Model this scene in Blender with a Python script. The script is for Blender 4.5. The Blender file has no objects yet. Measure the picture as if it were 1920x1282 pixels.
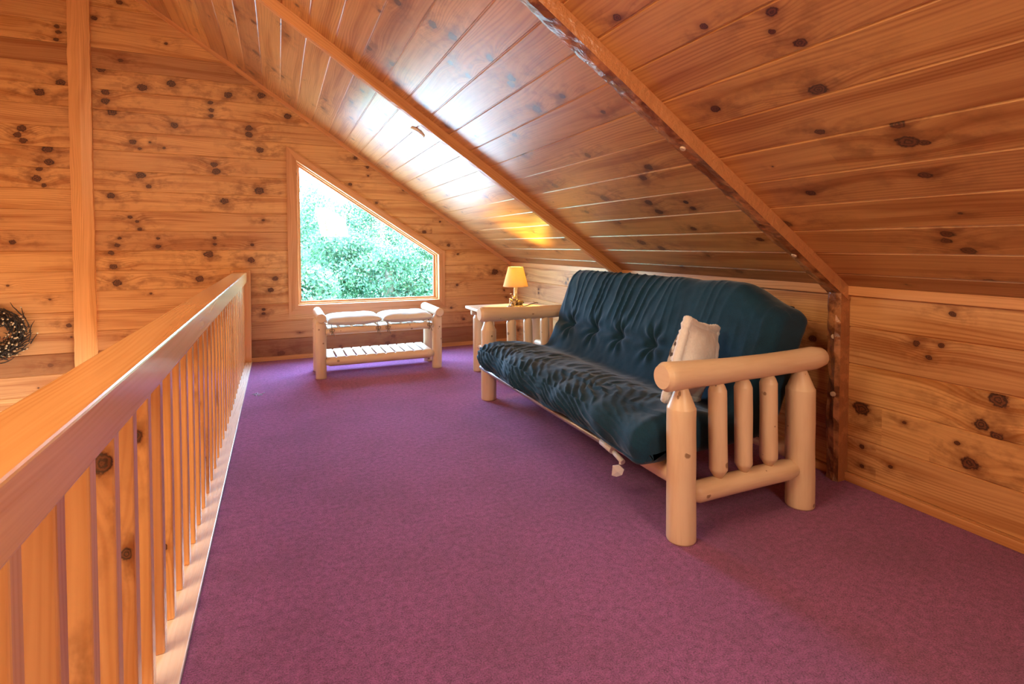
import bpy, bmesh, math, random
import numpy as np
from mathutils import Vector, Matrix, Euler, noise as mnoise

# ---------------------------------------------------------------- units
# Everything below is written in units of the camera height; S turns it into metres.
S = 1.2
sc = bpy.context.scene
COL = sc.collection

# ---------------------------------------------------------------- camera
cam_d = bpy.data.cameras.new('camera')
cam = bpy.data.objects.new('camera', cam_d); COL.objects.link(cam)
FPX = 986.0
cam_d.sensor_width = 36.0
cam_d.lens = FPX / 1920 * 36.0
cam_d.shift_y = (488.0 - 641.0) / 1920
cam_d.clip_start = 0.02; cam_d.clip_end = 400
cam.location = (0, 0, 1.0 * S)
cam.rotation_euler = (math.radians(90 - 1.63), 0, -math.atan(438 / 986))
sc.camera = cam

# ---------------------------------------------------------------- exposure / world / sun / lamps
sc.view_settings.view_transform = 'Standard'
sc.view_settings.look = 'None'
sc.view_settings.exposure = 0.0
sc.view_settings.gamma = 1.0
sc.view_settings.use_curve_mapping = False
sc.cycles.use_denoising = True
sc.cycles.max_bounces = 8
sc.cycles.diffuse_bounces = 5
sc.cycles.glossy_bounces = 4
sc.cycles.transparent_max_bounces = 12
sc.cycles.sample_clamp_indirect = 6.0
sc.cycles.caustics_reflective = False
sc.cycles.caustics_refractive = False

SKY = 52.0
world = bpy.data.worlds.new('sky'); sc.world = world
world.use_nodes = True
wt = world.node_tree; wt.nodes.clear()
wo = wt.nodes.new('ShaderNodeOutputWorld'); wb = wt.nodes.new('ShaderNodeBackground')
wc = wt.nodes.new('ShaderNodeTexCoord'); wsx = wt.nodes.new('ShaderNodeSeparateXYZ')
wr = wt.nodes.new('ShaderNodeValToRGB')
wt.links.new(wc.outputs['Generated'], wsx.inputs[0]); wt.links.new(wsx.outputs['Z'], wr.inputs[0])
wr.color_ramp.elements[0].position = 0.0; wr.color_ramp.elements[0].color = (0.30, 0.36, 0.36, 1)
wr.color_ramp.elements[1].position = 0.25; wr.color_ramp.elements[1].color = (0.38, 0.63, 1.0, 1)
wt.links.new(wr.outputs[0], wb.inputs[0]); wb.inputs[1].default_value = SKY
wt.links.new(wb.outputs[0], wo.inputs[0])

def lamp(name, kind, loc, energy, color, size=0.3, rot=None, size_y=None):
    d = bpy.data.lights.new(name, kind); o = bpy.data.objects.new(name, d); COL.objects.link(o)
    o.location = [c * S for c in loc]; d.energy = energy; d.color = color
    if kind == 'AREA':
        d.size = size * S
        if size_y: d.shape = 'RECTANGLE'; d.size_y = size_y * S
    elif kind == 'POINT': d.shadow_soft_size = size * S
    elif kind == 'SUN': d.angle = size
    if rot: o.rotation_euler = rot
    return o
def aim(o, tgt):
    v = Vector([c * S for c in tgt]) - o.location
    o.rotation_euler = v.to_track_quat('-Z', 'Y').to_euler()

sun = lamp('sun', 'SUN', (0, 0, 8), 48.0, (1.0, 0.95, 0.86), size=0.02)
sun.rotation_euler = Vector((-0.75, 0.16, -0.80)).to_track_quat('-Z', 'Y').to_euler()
# daylight portal in the gable window (a sampling aid, gives no light of its own)
pd = lamp('window_portal', 'AREA', (0.79, 5.07, 1.1), 1.0, (1, 1, 1), size=1.3, size_y=1.3)
pd.rotation_euler = (math.radians(-90), 0, 0)
pd.data.cycles.is_portal = True
# warm fills added at assumed spots without fixtures: left, behind the camera, room below
l1 = lamp('added_fill_left', 'AREA', (-1.5, 0.9, 2.45), 84.0, (1.0, 0.71, 0.43), size=1.3)  # assumed warm area fill high over the open side, no fixture modelled
aim(l1, (0.2, 1.5, 0.0))
l2 = lamp('added_fill_rear', 'AREA', (0.95, -0.55, 1.45), 34.0, (1.0, 0.77, 0.53), size=0.6)  # added warm area fill behind the camera, no fixture there
aim(l2, (-0.5, 1.4, 0.5))
l3 = lamp('added_fill_below', 'POINT', (-2.8, 2.6, -0.6), 70.0, (1.0, 0.78, 0.52), size=0.4)  # added unseen point fill for the open space below the loft

# ---------------------------------------------------------------- materials
MATS = {}
class NG:
    """small expression helper over a node tree"""
    def __init__(s, name):
        m = bpy.data.materials.new(name); m.use_nodes = True; s.m = m; s.t = m.node_tree; s.t.nodes.clear()
        s.out = s.n('ShaderNodeOutputMaterial'); s.b = s.n('ShaderNodeBsdfPrincipled')
        s.t.links.new(s.b.outputs[0], s.out.inputs[0]); MATS[name] = m
    def n(s, k): return s.t.nodes.new(k)
    def lk(s, a, i):
        if hasattr(a, 'is_output') or isinstance(a, bpy.types.NodeSocket): s.t.links.new(a, i)
        else: i.default_value = a
    def M(s, op, a, b=None, c=None, clamp=False):
        nd = s.n('ShaderNodeMath'); nd.operation = op; nd.use_clamp = clamp
        s.lk(a, nd.inputs[0])
        if b is not None: s.lk(b, nd.inputs[1])
        if c is not None: s.lk(c, nd.inputs[2])
        return nd.outputs[0]
    def add(s, a, b): return s.M('ADD', a, b)
    def sub(s, a, b): return s.M('SUBTRACT', a, b)
    def mul(s, a, b, clamp=False): return s.M('MULTIPLY', a, b, clamp=clamp)
    def sstep(s, x, a, b, lo=0.0, hi=1.0):
        nd = s.n('ShaderNodeMapRange'); nd.interpolation_type = 'SMOOTHSTEP'
        s.lk(x, nd.inputs[0]); s.lk(a, nd.inputs[1]); s.lk(b, nd.inputs[2]); s.lk(lo, nd.inputs[3]); s.lk(hi, nd.inputs[4])
        return nd.outputs[0]
    def xyz(s, x, y, z=0.0):
        nd = s.n('ShaderNodeCombineXYZ'); s.lk(x, nd.inputs[0]); s.lk(y, nd.inputs[1]); s.lk(z, nd.inputs[2]); return nd.outputs[0]
    def sep(s, v):
        nd = s.n('ShaderNodeSeparateXYZ'); s.t.links.new(v, nd.inputs[0]); return nd.outputs
    def noise(s, v, scale=1.0, detail=2.0, rough=0.5, col=False):
        nd = s.n('ShaderNodeTexNoise'); s.t.links.new(v, nd.inputs['Vector'])
        nd.inputs['Scale'].default_value = scale; nd.inputs['Detail'].default_value = detail; nd.inputs['Roughness'].default_value = rough
        return nd.outputs['Color' if col else 'Fac']
    def voro(s, v, scale, dims='3D', feature='F1'):
        nd = s.n('ShaderNodeTexVoronoi'); nd.voronoi_dimensions = dims; nd.feature = feature
        s.t.links.new(v, nd.inputs['Vector']); nd.inputs['Scale'].default_value = scale
        return nd.outputs
    def mix(s, f, a, b, mode='MIX'):
        nd = s.n('ShaderNodeMix'); nd.data_type = 'RGBA'; nd.blend_type = mode
        s.lk(f, nd.inputs[0])
        for v, i in ((a, 6), (b, 7)):
            if isinstance(v, tuple): nd.inputs[i].default_value = (*v, 1) if len(v) == 3 else v
            else: s.t.links.new(v, nd.inputs[i])
        return nd.outputs[2]
    def attr(s, name):
        nd = s.n('ShaderNodeAttribute'); nd.attribute_name = name; return nd.outputs['Vector']
    def uv(s):
        nd = s.n('ShaderNodeUVMap'); nd.uv_map = 'UVMap'; return nd.outputs[0]
    def obj(s):
        nd = s.n('ShaderNodeTexCoord'); return nd.outputs['Object']
    def bump(s, h, strength=0.3, dist=0.002):
        nd = s.n('ShaderNodeBump'); s.t.links.new(h, nd.inputs['Height'])
        nd.inputs['Strength'].default_value = strength; nd.inputs['Distance'].default_value = dist
        s.t.links.new(nd.outputs[0], s.b.inputs['Normal'])
    def set(s, **k):
        mp = dict(color='Base Color', rough='Roughness', metal='Metallic', spec='Specular IOR Level', coat='Coat Weight',
                  coatr='Coat Roughness', sheen='Sheen Weight', sheenr='Sheen Roughness', emis='Emission Color', estr='Emission Strength',
                  trans='Transmission Weight', sss='Subsurface Weight', sheent='Sheen Tint')
        for a, v in k.items():
            i = s.b.inputs[mp[a]]
            if isinstance(v, tuple): i.default_value = (*v, 1)
            else: s.lk(v, i)
        return s

def pine(name, light, mid, rough=0.30, spec=0.5, coat=0.0, auto_knots=0.0, contrast=1.0, coatr=0.22, bmp=0.10, rvar=0.12):
    g = NG(name)
    u0, v0, _ = g.sep(g.uv())
    bt = g.sep(g.attr('bt'))
    U = g.add(u0, g.mul(bt[1], 57.0)); V = g.add(v0, g.mul(bt[1], 31.0))
    warp = g.sub(g.noise(g.xyz(g.mul(U, 0.7), g.mul(V, 5.0)), 1.0, 2.0), 0.5)
    bulge = None; core = None; halo = None; stain = None; ringd = None
    srcs = [g.sep(g.attr(k)) for k in ('k1', 'k2', 'k3')]
    if auto_knots > 0:
        vo = g.voro(g.xyz(g.mul(U, 1.0), g.mul(V, 1.0)), auto_knots, '2D')
        pos = g.sep(vo['Position']); cr = g.sep(vo['Color'])
        # voronoi position is in scaled space
        ku = g.sub(g.M('DIVIDE', pos[0], auto_knots), g.mul(bt[1], 57.0)); kv = g.sub(g.M('DIVIDE', pos[1], auto_knots), g.mul(bt[1], 31.0))
        kr = g.mul(g.sstep(cr[0], 0.45, 0.95), 0.017)
        srcs = srcs[:1] + [(ku, kv, kr)]
    jit = g.noise(g.xyz(U, V), 38.0, 4.0, 0.65)
    for (ku, kv, kr) in srcs:
        on = g.M('GREATER_THAN', kr, 0.0015)
        r = g.M('MAXIMUM', kr, 0.002)
        du = g.sub(u0, ku); dv = g.sub(v0, kv)
        d = g.M('SQRT', g.add(g.M('POWER', g.mul(du, 0.42), 2.0), g.M('POWER', dv, 2.0)))
        q = g.M('DIVIDE', d, g.mul(r, 2.1))
        e = g.mul(g.M('EXPONENT', g.mul(g.mul(q, q), -1.0)), on)
        diso = g.M('SQRT', g.add(g.M('POWER', g.mul(du, 0.80), 2.0), g.M('POWER', dv, 2.0)))
        dj = g.M('DIVIDE', g.add(diso, g.mul(g.sub(jit, 0.5), g.mul(r, 1.3))), r)
        c = g.mul(g.sstep(dj, 1.08, 0.80), on)
        h = g.mul(g.M('EXPONENT', g.mul(g.mul(dj, dj), -0.42)), on)
        st = g.mul(g.M('EXPONENT', g.mul(g.mul(q, q), -0.20)), on)
        bl = g.mul(e, g.mul(r, 1.5))
        bulge = bl if bulge is None else g.add(bulge, bl)
        core = c if core is None else g.M('MAXIMUM', core, c)
        halo = h if halo is None else g.M('MAXIMUM', halo, h)
        stain = st if stain is None else g.M('MAXIMUM', stain, st)
        rd = g.mul(dj, on) if True else dj
        big = g.add(rd, g.mul(g.sub(1.0, on), 50.0))
        ringd = big if ringd is None else g.M('MINIMUM', ringd, big)
    field = g.add(g.add(V, g.mul(warp, 0.13)), bulge)
    fr = g.noise(g.xyz(g.mul(U, 0.35), g.mul(V, 2.0), 3.0), 1.0, 1.0)
    ring = g.add(g.mul(g.M('SINE', g.mul(field, 430.0)), 0.5), 0.5)
    ring = g.M('POWER', ring, 2.2)
    ring2 = g.add(g.mul(g.M('SINE', g.mul(field, 150.0)), 0.5), 0.5)
    lowm = g.sstep(g.noise(g.xyz(g.mul(U, 0.9), g.mul(V, 7.0), 9.0), 1.0, 2.0), 0.35, 0.65)
    streak = g.noise(g.xyz(g.mul(U, 2.2), g.mul(g.add(field, 0.0), 95.0)), 1.0, 3.0, 0.6)
    wide = g.noise(g.xyz(g.mul(U, 0.8), g.mul(field, 14.0), 5.0), 1.0, 2.0)
    t = g.add(g.mul(g.mul(ring, lowm), 0.55), g.mul(g.sstep(streak, 0.35, 0.75), 0.34))
    t = g.add(t, g.mul(g.mul(ring2, g.sub(1.0, lowm)), 0.16))
    t = g.add(t, g.mul(g.sstep(wide, 0.47, 0.68), 0.62))
    t = g.M('MULTIPLY', t, contrast, clamp=True)
    col = g.mix(t, light, mid)
    deep = tuple(c * k for c, k in zip(mid, (0.42, 0.30, 0.22)))
    blot = g.noise(g.xyz(g.mul(U, 9.0), g.mul(V, 14.0), 2.0), 1.0, 4.0, 0.6)
    col = g.mix(g.mul(g.mul(stain, g.sstep(blot, 0.42, 0.68)), 0.72), col, deep)
    col = g.mix(g.mul(halo, 0.72), col, deep)
    kn = g.mix(g.add(0.5, g.mul(g.M('SINE', g.mul(ringd, 15.0)), 0.5)), (0.045, 0.014, 0.007), (0.17, 0.052, 0.020))
    col = g.mix(core, col, kn)
    # board to board tone
    hsv = g.n('ShaderNodeHueSaturation'); g.t.links.new(col, hsv.inputs['Color'])
    g.t.links.new(g.add(1.0, g.mul(bt[0], 0.22)), hsv.inputs['Value'])
    g.t.links.new(g.add(0.5, g.mul(bt[0], 0.008)), hsv.inputs['Hue'])
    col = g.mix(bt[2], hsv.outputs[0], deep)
    g.t.links.new(col, g.b.inputs['Base Color'])
    g.set(rough=g.add(rough, g.mul(streak, rvar)), spec=spec, coat=coat, coatr=coatr)
    g.bump(g.add(g.mul(t, 0.5), g.mul(streak, 0.5)), bmp, 0.0015)
    return g.m

PINE_WALL = pine('pine_wall', (0.70, 0.385, 0.160), (0.43, 0.165, 0.048), rough=0.36)
PINE_CEIL = pine('pine_ceiling', (0.64, 0.340, 0.125), (0.37, 0.135, 0.034), rough=0.27, spec=0.7, coat=0.55, coatr=0.45)
PINE_RAIL = pine('pine_rail', (0.82, 0.430, 0.165), (0.56, 0.215, 0.060), rough=0.22, spec=0.6, coat=0.6, auto_knots=1.6, bmp=0.01, rvar=0.02, contrast=0.65, coatr=0.20)
PINE_TRIM = pine('pine_trim', (0.68, 0.340, 0.150), (0.50, 0.205, 0.070), rough=0.30, auto_knots=2.6)
PINE_PALE = pine('pine_pale', (0.80, 0.62, 0.46), (0.62, 0.42, 0.27), rough=0.32, spec=0.6, auto_knots=3.5, contrast=0.7)

def log_mat(name, light, mid, spots=8.0, rough=0.36, rbump=0.12):
    g = NG(name)
    u0, v0, _ = g.sep(g.uv()); bt = g.sep(g.attr('bt'))
    U = g.add(u0, g.mul(bt[1], 17.0)); V = g.add(v0, g.mul(bt[1], 9.0))
    st = g.noise(g.xyz(g.mul(U, 5.0), g.mul(V, 60.0)), 1.0, 3.0, 0.6)
    bl = g.noise(g.xyz(g.mul(U, 3.0), g.mul(V, 9.0), 4.0), 1.0, 2.0)
    t = g.M('ADD', g.mul(g.sstep(st, 0.4, 0.8), 0.35), g.mul(g.sstep(bl, 0.4, 0.75), 0.45), clamp=True)
    col = g.mix(t, light, mid)
    vo = g.voro(g.xyz(U, V), spots, '2D'); cr = g.sep(vo['Color'])
    r = g.mul(g.sstep(cr[0], 0.45, 1.0), 0.105)
    j = g.mul(g.sub(g.noise(g.xyz(U, V), 90.0, 2.0), 0.5), 0.05)
    kn = g.mul(g.sstep(g.add(vo['Distance'], j), g.mul(r, 1.15), g.mul(r, 0.7)), g.M('GREATER_THAN', r, 0.012))
    col = g.mix(g.mul(kn, 0.75), col, (0.22, 0.105, 0.045))
    g.t.links.new(col, g.b.inputs['Base Color'])
    g.set(rough=rough, spec=0.4); g.bump(g.add(st, g.mul(kn, 0.6)), rbump, 0.002)
    return g.m
LOG = log_mat('peeled_log', (0.83, 0.65, 0.45), (0.68, 0.47, 0.28))
LOG_PALE = log_mat('peeled_log_pale', (0.78, 0.60, 0.44), (0.64, 0.45, 0.30))
def bark_mat():
    g = NG('waney_timber')
    P = g.obj(); x, y, z = g.sep(P)
    n1 = g.noise(P, 9.0, 4.0, 0.65); n2 = g.noise(P, 38.0, 3.0, 0.6)
    t = g.M('ADD', g.mul(g.sstep(n1, 0.4, 0.62), 0.75), g.mul(g.sub(n2, 0.5), 0.7), clamp=True)
    bt = g.sep(g.attr('bt')); t = g.M('MAXIMUM', t, g.mul(bt[2], 0.9))
    col = g.mix(t, (0.19, 0.065, 0.024), (0.60, 0.27, 0.11))
    g.t.links.new(col, g.b.inputs['Base Color']); g.set(rough=0.30, spec=0.6); g.bump(g.add(n1, g.mul(n2, 0.5)), 0.7, 0.012)
    return g.m
BARK = bark_mat()

def carpet_mat():
    g = NG('burgundy_carpet')
    P = g.obj()
    n1 = g.noise(P, 210.0, 4.0, 0.75); n2 = g.noise(P, 2.2, 3.0, 0.6); n3 = g.noise(P, 42.0, 3.0, 0.65)
    t = g.M('ADD', g.mul(g.sub(n1, 0.5), 2.6), g.add(0.5, g.mul(g.sub(n3, 0.5), 1.0)), clamp=True)
    col = g.mix(t, (0.11, 0.020, 0.085), (0.64, 0.175, 0.54))
    col = g.mix(g.mul(g.sstep(n2, 0.4, 0.65), 0.22), col, (0.14, 0.035, 0.09))
    g.t.links.new(col, g.b.inputs['Base Color'])
    g.set(rough=0.95, spec=0.1, sheen=0.25, sheenr=0.5); g.bump(g.add(n1, g.mul(n3, 0.8)), 1.0, 0.008)
    return g.m
CARPET = carpet_mat()

def cloth(name, c1, c2, scale=300.0, sheen=0.3, rough=0.85, bump=0.3, big=6.0):
    g = NG(name); P = g.obj()
    n1 = g.noise(P, scale, 2.0, 0.6); n2 = g.noise(P, big, 3.0, 0.6)
    col = g.mix(g.M('ADD', g.mul(g.sub(n1, 0.5), 1.2), n2, clamp=True), c1, c2)
    g.t.links.new(col, g.b.inputs['Base Color']); g.set(rough=rough, spec=0.25, sheen=sheen, sheenr=0.4); g.bump(n1, bump, 0.002)
    return g.m
NAVY = cloth('navy_cotton', (0.004, 0.020, 0.042), (0.008, 0.058, 0.115), sheen=0.22)
GREYPAD = cloth('pale_grey_cotton', (0.66, 0.65, 0.64), (0.80, 0.79, 0.78), sheen=0.1)
FLEECE = cloth('white_fleece', (0.80, 0.81, 0.83), (0.92, 0.93, 0.95), scale=110.0, sheen=0.5, bump=1.0)
def flat(name, c, rough=0.5, metal=0.0, spec=0.5, **k):
    g = NG(name); g.set(color=c, rough=rough, metal=metal, spec=spec, **k); return g.m
METAL = flat('grey_painted_metal', (0.42, 0.40, 0.42), 0.35, 0.6)
DARKMETAL = flat('dark_metal', (0.03, 0.028, 0.028), 0.5, 0.3)
TAGWHITE = flat('white_plastic', (0.80, 0.82, 0.85), 0.5)
CORD = flat('brown_cord', (0.05, 0.022, 0.012), 0.5)
TIE = flat('cotton_tie', (0.26, 0.19, 0.14), 0.9)
DISC = flat('white_cover', (0.90, 0.90, 0.88), 0.25, spec=0.8, coat=1.0, coatr=0.3)
STRIP = pine('pine_daylight_pale', (0.90, 0.80, 0.72), (0.78, 0.62, 0.52), rough=0.22, spec=0.7, auto_knots=3.0, contrast=0.45)  # pale board, lightened further to put window daylight gloss into its colour
RESIN = None
def resin_mat(name, a, b):
    g = NG(name); P = g.obj(); n = g.noise(P, 60.0, 3.0, 0.6)
    g.t.links.new(g.mix(g.sstep(n, 0.4, 0.62), a, b), g.b.inputs['Base Color']); g.set(rough=0.35); g.bump(n, 0.5, 0.003); return g.m
RESIN = resin_mat('resin_bark', (0.22, 0.12, 0.06), (0.62, 0.46, 0.28))
RESIN_DARK = resin_mat('resin_bear', (0.030, 0.016, 0.010), (0.16, 0.09, 0.05))
BIRCH = resin_mat('resin_birch', (0.42, 0.34, 0.24), (0.80, 0.74, 0.60))
def shade_mat():
    g = NG('lamp_shade'); P = g.obj(); n = g.noise(P, 70.0, 3.0, 0.6)
    g.t.links.new(g.mix(n, (0.86, 0.66, 0.42), (0.95, 0.80, 0.58)), g.b.inputs['Base Color'])
    g.set(rough=0.8, spec=0.1)
    tr = g.n('ShaderNodeBsdfTranslucent'); tr.inputs[0].default_value = (0.98, 0.74, 0.36, 1)
    mx = g.n('ShaderNodeMixShader'); mx.inputs[0].default_value = 0.5
    g.t.links.new(g.b.outputs[0], mx.inputs[1]); g.t.links.new(tr.outputs[0], mx.inputs[2]); g.t.links.new(mx.outputs[0], g.out.inputs[0])
    return g.m
SHADE = shade_mat()
BULB = flat('bulb_glow', (1, 0.9, 0.7), 0.5, emis=(1.0, 0.66, 0.25), estr=6.0)
def glass_mat():
    g = NG('window_glass')
    tr = g.n('ShaderNodeBsdfTransparent'); tr.inputs[0].default_value = (0.93, 0.98, 0.95, 1)
    gl = g.n('ShaderNodeBsdfGlossy'); gl.inputs['Roughness'].default_value = 0.02
    fr = g.n('ShaderNodeFresnel'); fr.inputs[0].default_value = 1.45
    mx = g.n('ShaderNodeMixShader'); g.t.links.new(fr.outputs[0], mx.inputs[0])
    g.t.links.new(tr.outputs[0], mx.inputs[1]); g.t.links.new(gl.outputs[0], mx.inputs[2]); g.t.links.new(mx.outputs[0], g.out.inputs[0])
    return g.m
GLASS = glass_mat()
def pattern_mat():
    g = NG('patterned_cotton'); P = g.obj(); x, y, z = g.sep(P)
    w = g.M('SINE', g.add(g.mul(z, 95.0), g.mul(g.noise(P, 14.0, 2.0), 9.0)))
    v = g.voro(P, 32.0)
    a = g.mix(g.sstep(w, -0.1, 0.1), (0.52, 0.42, 0.30), (0.10, 0.065, 0.045))
    b = g.mix(g.sstep(v['Distance'], 0.34, 0.30), a, (0.72, 0.66, 0.56))
    g.t.links.new(b, g.b.inputs['Base Color']); g.set(rough=0.9, spec=0.1); return g.m
PATTERN = pattern_mat()
def leaf_mat(name, c1, c2):
    g = NG(name); P = g.obj(); n = g.noise(P, 1.6, 3.0, 0.6); bt = g.sep(g.attr('bt'))
    g.t.links.new(g.mix(g.M('ADD', g.mul(n, 0.5), g.mul(bt[0], 0.6), clamp=True), c1, c2), g.b.inputs['Base Color'])
    g.set(rough=0.42, spec=0.5)
    tr = g.n('ShaderNodeBsdfTranslucent'); tr.inputs[0].default_value = (*c2, 1)
    mx = g.n('ShaderNodeMixShader'); mx.inputs[0].default_value = 0.35
    g.t.links.new(g.b.outputs[0], mx.inputs[1]); g.t.links.new(tr.outputs[0], mx.inputs[2]); g.t.links.new(mx.outputs[0], g.out.inputs[0])
    return g.m
LEAF_A = leaf_mat('leaf_pale', (0.020, 0.085, 0.040), (0.11, 0.19, 0.10))
LEAF_B = leaf_mat('leaf_mid', (0.010, 0.055, 0.025), (0.095, 0.175, 0.085))
GRASS = cloth('meadow_grass', (0.05, 0.16, 0.07), (0.14, 0.30, 0.16), scale=8.0, sheen=0.0, big=0.5)
TRUNK = flat('tree_bark', (0.12, 0.09, 0.06), 0.9)
BOUNCE_PALE = cloth('pale_bounce_ground', (0.34, 0.33, 0.32), (0.48, 0.47, 0.46), scale=40.0, sheen=0.0, big=1.0)  # for the added ground sheet that reflects sun towards the ceiling
BOUNCE_WHITE = flat('white_bounce_sheet', (0.78, 0.80, 0.82), 0.45)  # for the added sheet under the window that reflects sun indoors
PLASTER = flat('lower_floor_boards', (0.36, 0.20, 0.10), 0.5)

# ---------------------------------------------------------------- mesh helpers
rnd = random.Random(7)
def nz(x, y=0.0, z=0.0): return mnoise.noise(Vector((x, y, z)))

class MB:
    """collects geometry (in camera-height units) and builds ONE mesh object; uvs in metres"""
    def __init__(s):
        s.v = []; s.f = []; s.uv = []; s.sm = []; s.bt = []; s.cur = None; s.k = []; s.kk = [(0, 0, 0)] * 3
        s.newbt()
    def newbt(s, tone=None, dark=0.0):
        s.cur = (rnd.uniform(-1, 1) if tone is None else tone, rnd.random(), dark)
    def face(s, idx, uvs, smooth=False):
        s.f.append(tuple(idx)); s.uv.append([(a * S, b * S) for a, b in uvs]); s.sm.append(smooth); s.bt.append(s.cur); s.k.append(list(s.kk))
    def quadp(s, pts, uvs=None, smooth=False):
        b = len(s.v); s.v += [tuple(p) for p in pts]
        if uvs is None:
            p = [Vector(q) for q in pts]; e = [(p[1] - p[0]), (p[2] - p[1])]
            L = [x.length for x in e]
            n = (p[1] - p[0]).cross(p[2] - p[0])
            ax = (e[0] if L[0] >= L[1] else e[1]).normalized()
            ay = n.cross(ax).normalized() if n.length > 0 else ax
            uvs = [(q.dot(ax), q.dot(ay)) for q in p]
        s.face(range(b, b + len(pts)), uvs, smooth)
    def box(s, x0, x1, y0, y1, z0, z1):
        P = [(x0, y0, z0), (x1, y0, z0), (x1, y1, z0), (x0, y1, z0), (x0, y0, z1), (x1, y0, z1), (x1, y1, z1), (x0, y1, z1)]
        b = len(s.v); s.v += P
        dims = (x1 - x0, y1 - y0, z1 - z0); la = dims.index(max(dims))
        for idx, nax in (((0, 3, 2, 1), 2), ((4, 5, 6, 7), 2), ((0, 1, 5, 4), 1), ((2, 3, 7, 6), 1), ((1, 2, 6, 5), 0), ((3, 0, 4, 7), 0)):
            axs = [a for a in (0, 1, 2) if a != nax]
            if la in axs: ua = la; va = [a for a in axs if a != la][0]
            else: ua, va = axs
            s.face([b + i for i in idx], [(P[i][ua] + nax * .37, P[i][va] + nax * .73) for i in idx])
    def ring_loft(s, rings, closed_u=True, caps=True, smooth=True, ulen=None, flatcaps=True):
        """rings: list of lists of points; uv u along the loft, v around"""
        n = len(rings[0]); b = len(s.v)
        for r in rings: s.v += [tuple(p) for p in r]
        us = [0.0]
        for i in range(1, len(rings)):
            c0 = Vector(np.mean(rings[i - 1], axis=0)); c1 = Vector(np.mean(rings[i], axis=0)); us.append(us[-1] + max((c1 - c0).length, 1e-5))
        mid = rings[len(rings) // 2]; vs = [0.0]
        for j in range(1, n + 1): vs.append(vs[-1] + (Vector(mid[j % n]) - Vector(mid[j - 1])).length)
        for i in range(len(rings) - 1):
            for j in range(n if closed_u else n - 1):
                k = (j + 1) % n
                s.face((b + i * n + j, b + i * n + k, b + (i + 1) * n + k, b + (i + 1) * n + j),
                       ((us[i], vs[j]), (us[i], vs[j + 1]), (us[i + 1], vs[j + 1]), (us[i + 1], vs[j])), smooth)
        if caps:
            for ri, sgn in ((0, 1), (len(rings) - 1, -1)):
                idx = [b + ri * n + j for j in range(n)]
                c = np.mean(rings[ri], axis=0)
                P = [Vector(q) - Vector(c) for q in rings[ri]]
                ax = P[0].normalized() if P[0].length > 0 else Vector((1, 0, 0)); nn = P[0].cross(P[n // 4 or 1]); ay = nn.cross(ax).normalized() if nn.length > 0 else ax
                uvs = [(q.dot(ax), q.dot(ay)) for q in P]
                if ri == 0: idx = idx[::-1]; uvs = uvs[::-1]
                s.face(idx, uvs, False)
    def log(s, p0, p1, prof, n=24, wob=0.0012, bow=(0, 0, 0), seed=None, ell=1.0):
        """round timber from p0 to p1; prof = [(t 0..1, radius)]"""
        p0 = Vector(p0); p1 = Vector(p1); d = p1 - p0; L = d.length; d.normalize()
        a = Vector((0, 0, 1)) if abs(d.z) < 0.9 else Vector((0, 1, 0))
        e1 = d.cross(a).normalized(); e2 = d.cross(e1).normalized(); bow = Vector(bow)
        seed = rnd.random() * 50 if seed is None else seed
        ts = []
        for (ta, ra), (tb, rb) in zip(prof[:-1], prof[1:]):
            m = max(1, int((tb - ta) * L / 0.025)); ts += [(ta + (tb - ta) * i / m, ra + (rb - ra) * i / m) for i in range(m)]
        ts.append(prof[-1]); rings = []
        for t, r in ts:
            c = p0 + d * (L * t) + bow * (4 * t * (1 - t)); ring = []
            for j in range(n):
                th = 2 * math.pi * j / n
                rr = r * (1 + (wob / 0.03) * nz(math.cos(th) * 1.3 + seed, math.sin(th) * 1.3, t * L * 7 + seed))
                ring.append(c + e1 * (rr * math.cos(th)) + e2 * (rr * ell * math.sin(th)))
            rings.append(ring)
        s.ring_loft(rings)
    def tube(s, pts, r, n=8):
        pts = [Vector(p) for p in pts]; rings = []; e = None
        for i, p in enumerate(pts):
            d = (pts[min(i + 1, len(pts) - 1)] - pts[max(i - 1, 0)]).normalized()
            if e is None:
                a = Vector((0, 0, 1)) if abs(d.z) < 0.9 else Vector((0, 1, 0)); e = d.cross(a).normalized()
            else: e = (e - d * e.dot(d)).normalized()
            f = d.cross(e); rr = r[i] if isinstance(r, (list, tuple)) else r
            rings.append([p + e * (rr * math.cos(2 * math.pi * j / n)) + f * (rr * math.sin(2 * math.pi * j / n)) for j in range(n)])
        s.ring_loft(rings)
    def lathe(s, c, prof, n=32, sx=1.0, sy=1.0, caps=True):
        rings = [[(c[0] + r * sx * math.cos(2 * math.pi * j / n), c[1] + r * sy * math.sin(2 * math.pi * j / n), c[2] + z) for j in range(n)] for r, z in prof]
        s.ring_loft(rings, caps=caps)
    def blob(s, c, rx, ry, rz, n=14, m=9, rot=None, nzamp=0.0):
        R = rot or Matrix.Identity(3); rings = []
        for i in range(m + 1):
            ph = -math.pi / 2 + math.pi * (i + 0.0) / m; ph = max(-1.50, min(1.50, ph)); ring = []
            for j in range(n):
                th = 2 * math.pi * j / n; q = Vector((math.cos(ph) * math.cos(th), math.cos(ph) * math.sin(th), math.sin(ph)))
                k = 1 + nzamp * nz(q.x * 2 + c[0] * 40, q.y * 2 + c[1] * 40, q.z * 2)
                q = R @ Vector((q.x * rx * k, q.y * ry * k, q.z * rz * k)); ring.append((c[0] + q.x, c[1] + q.y, c[2] + q.z))
            rings.append(ring)
        s.ring_loft(rings)
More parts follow.
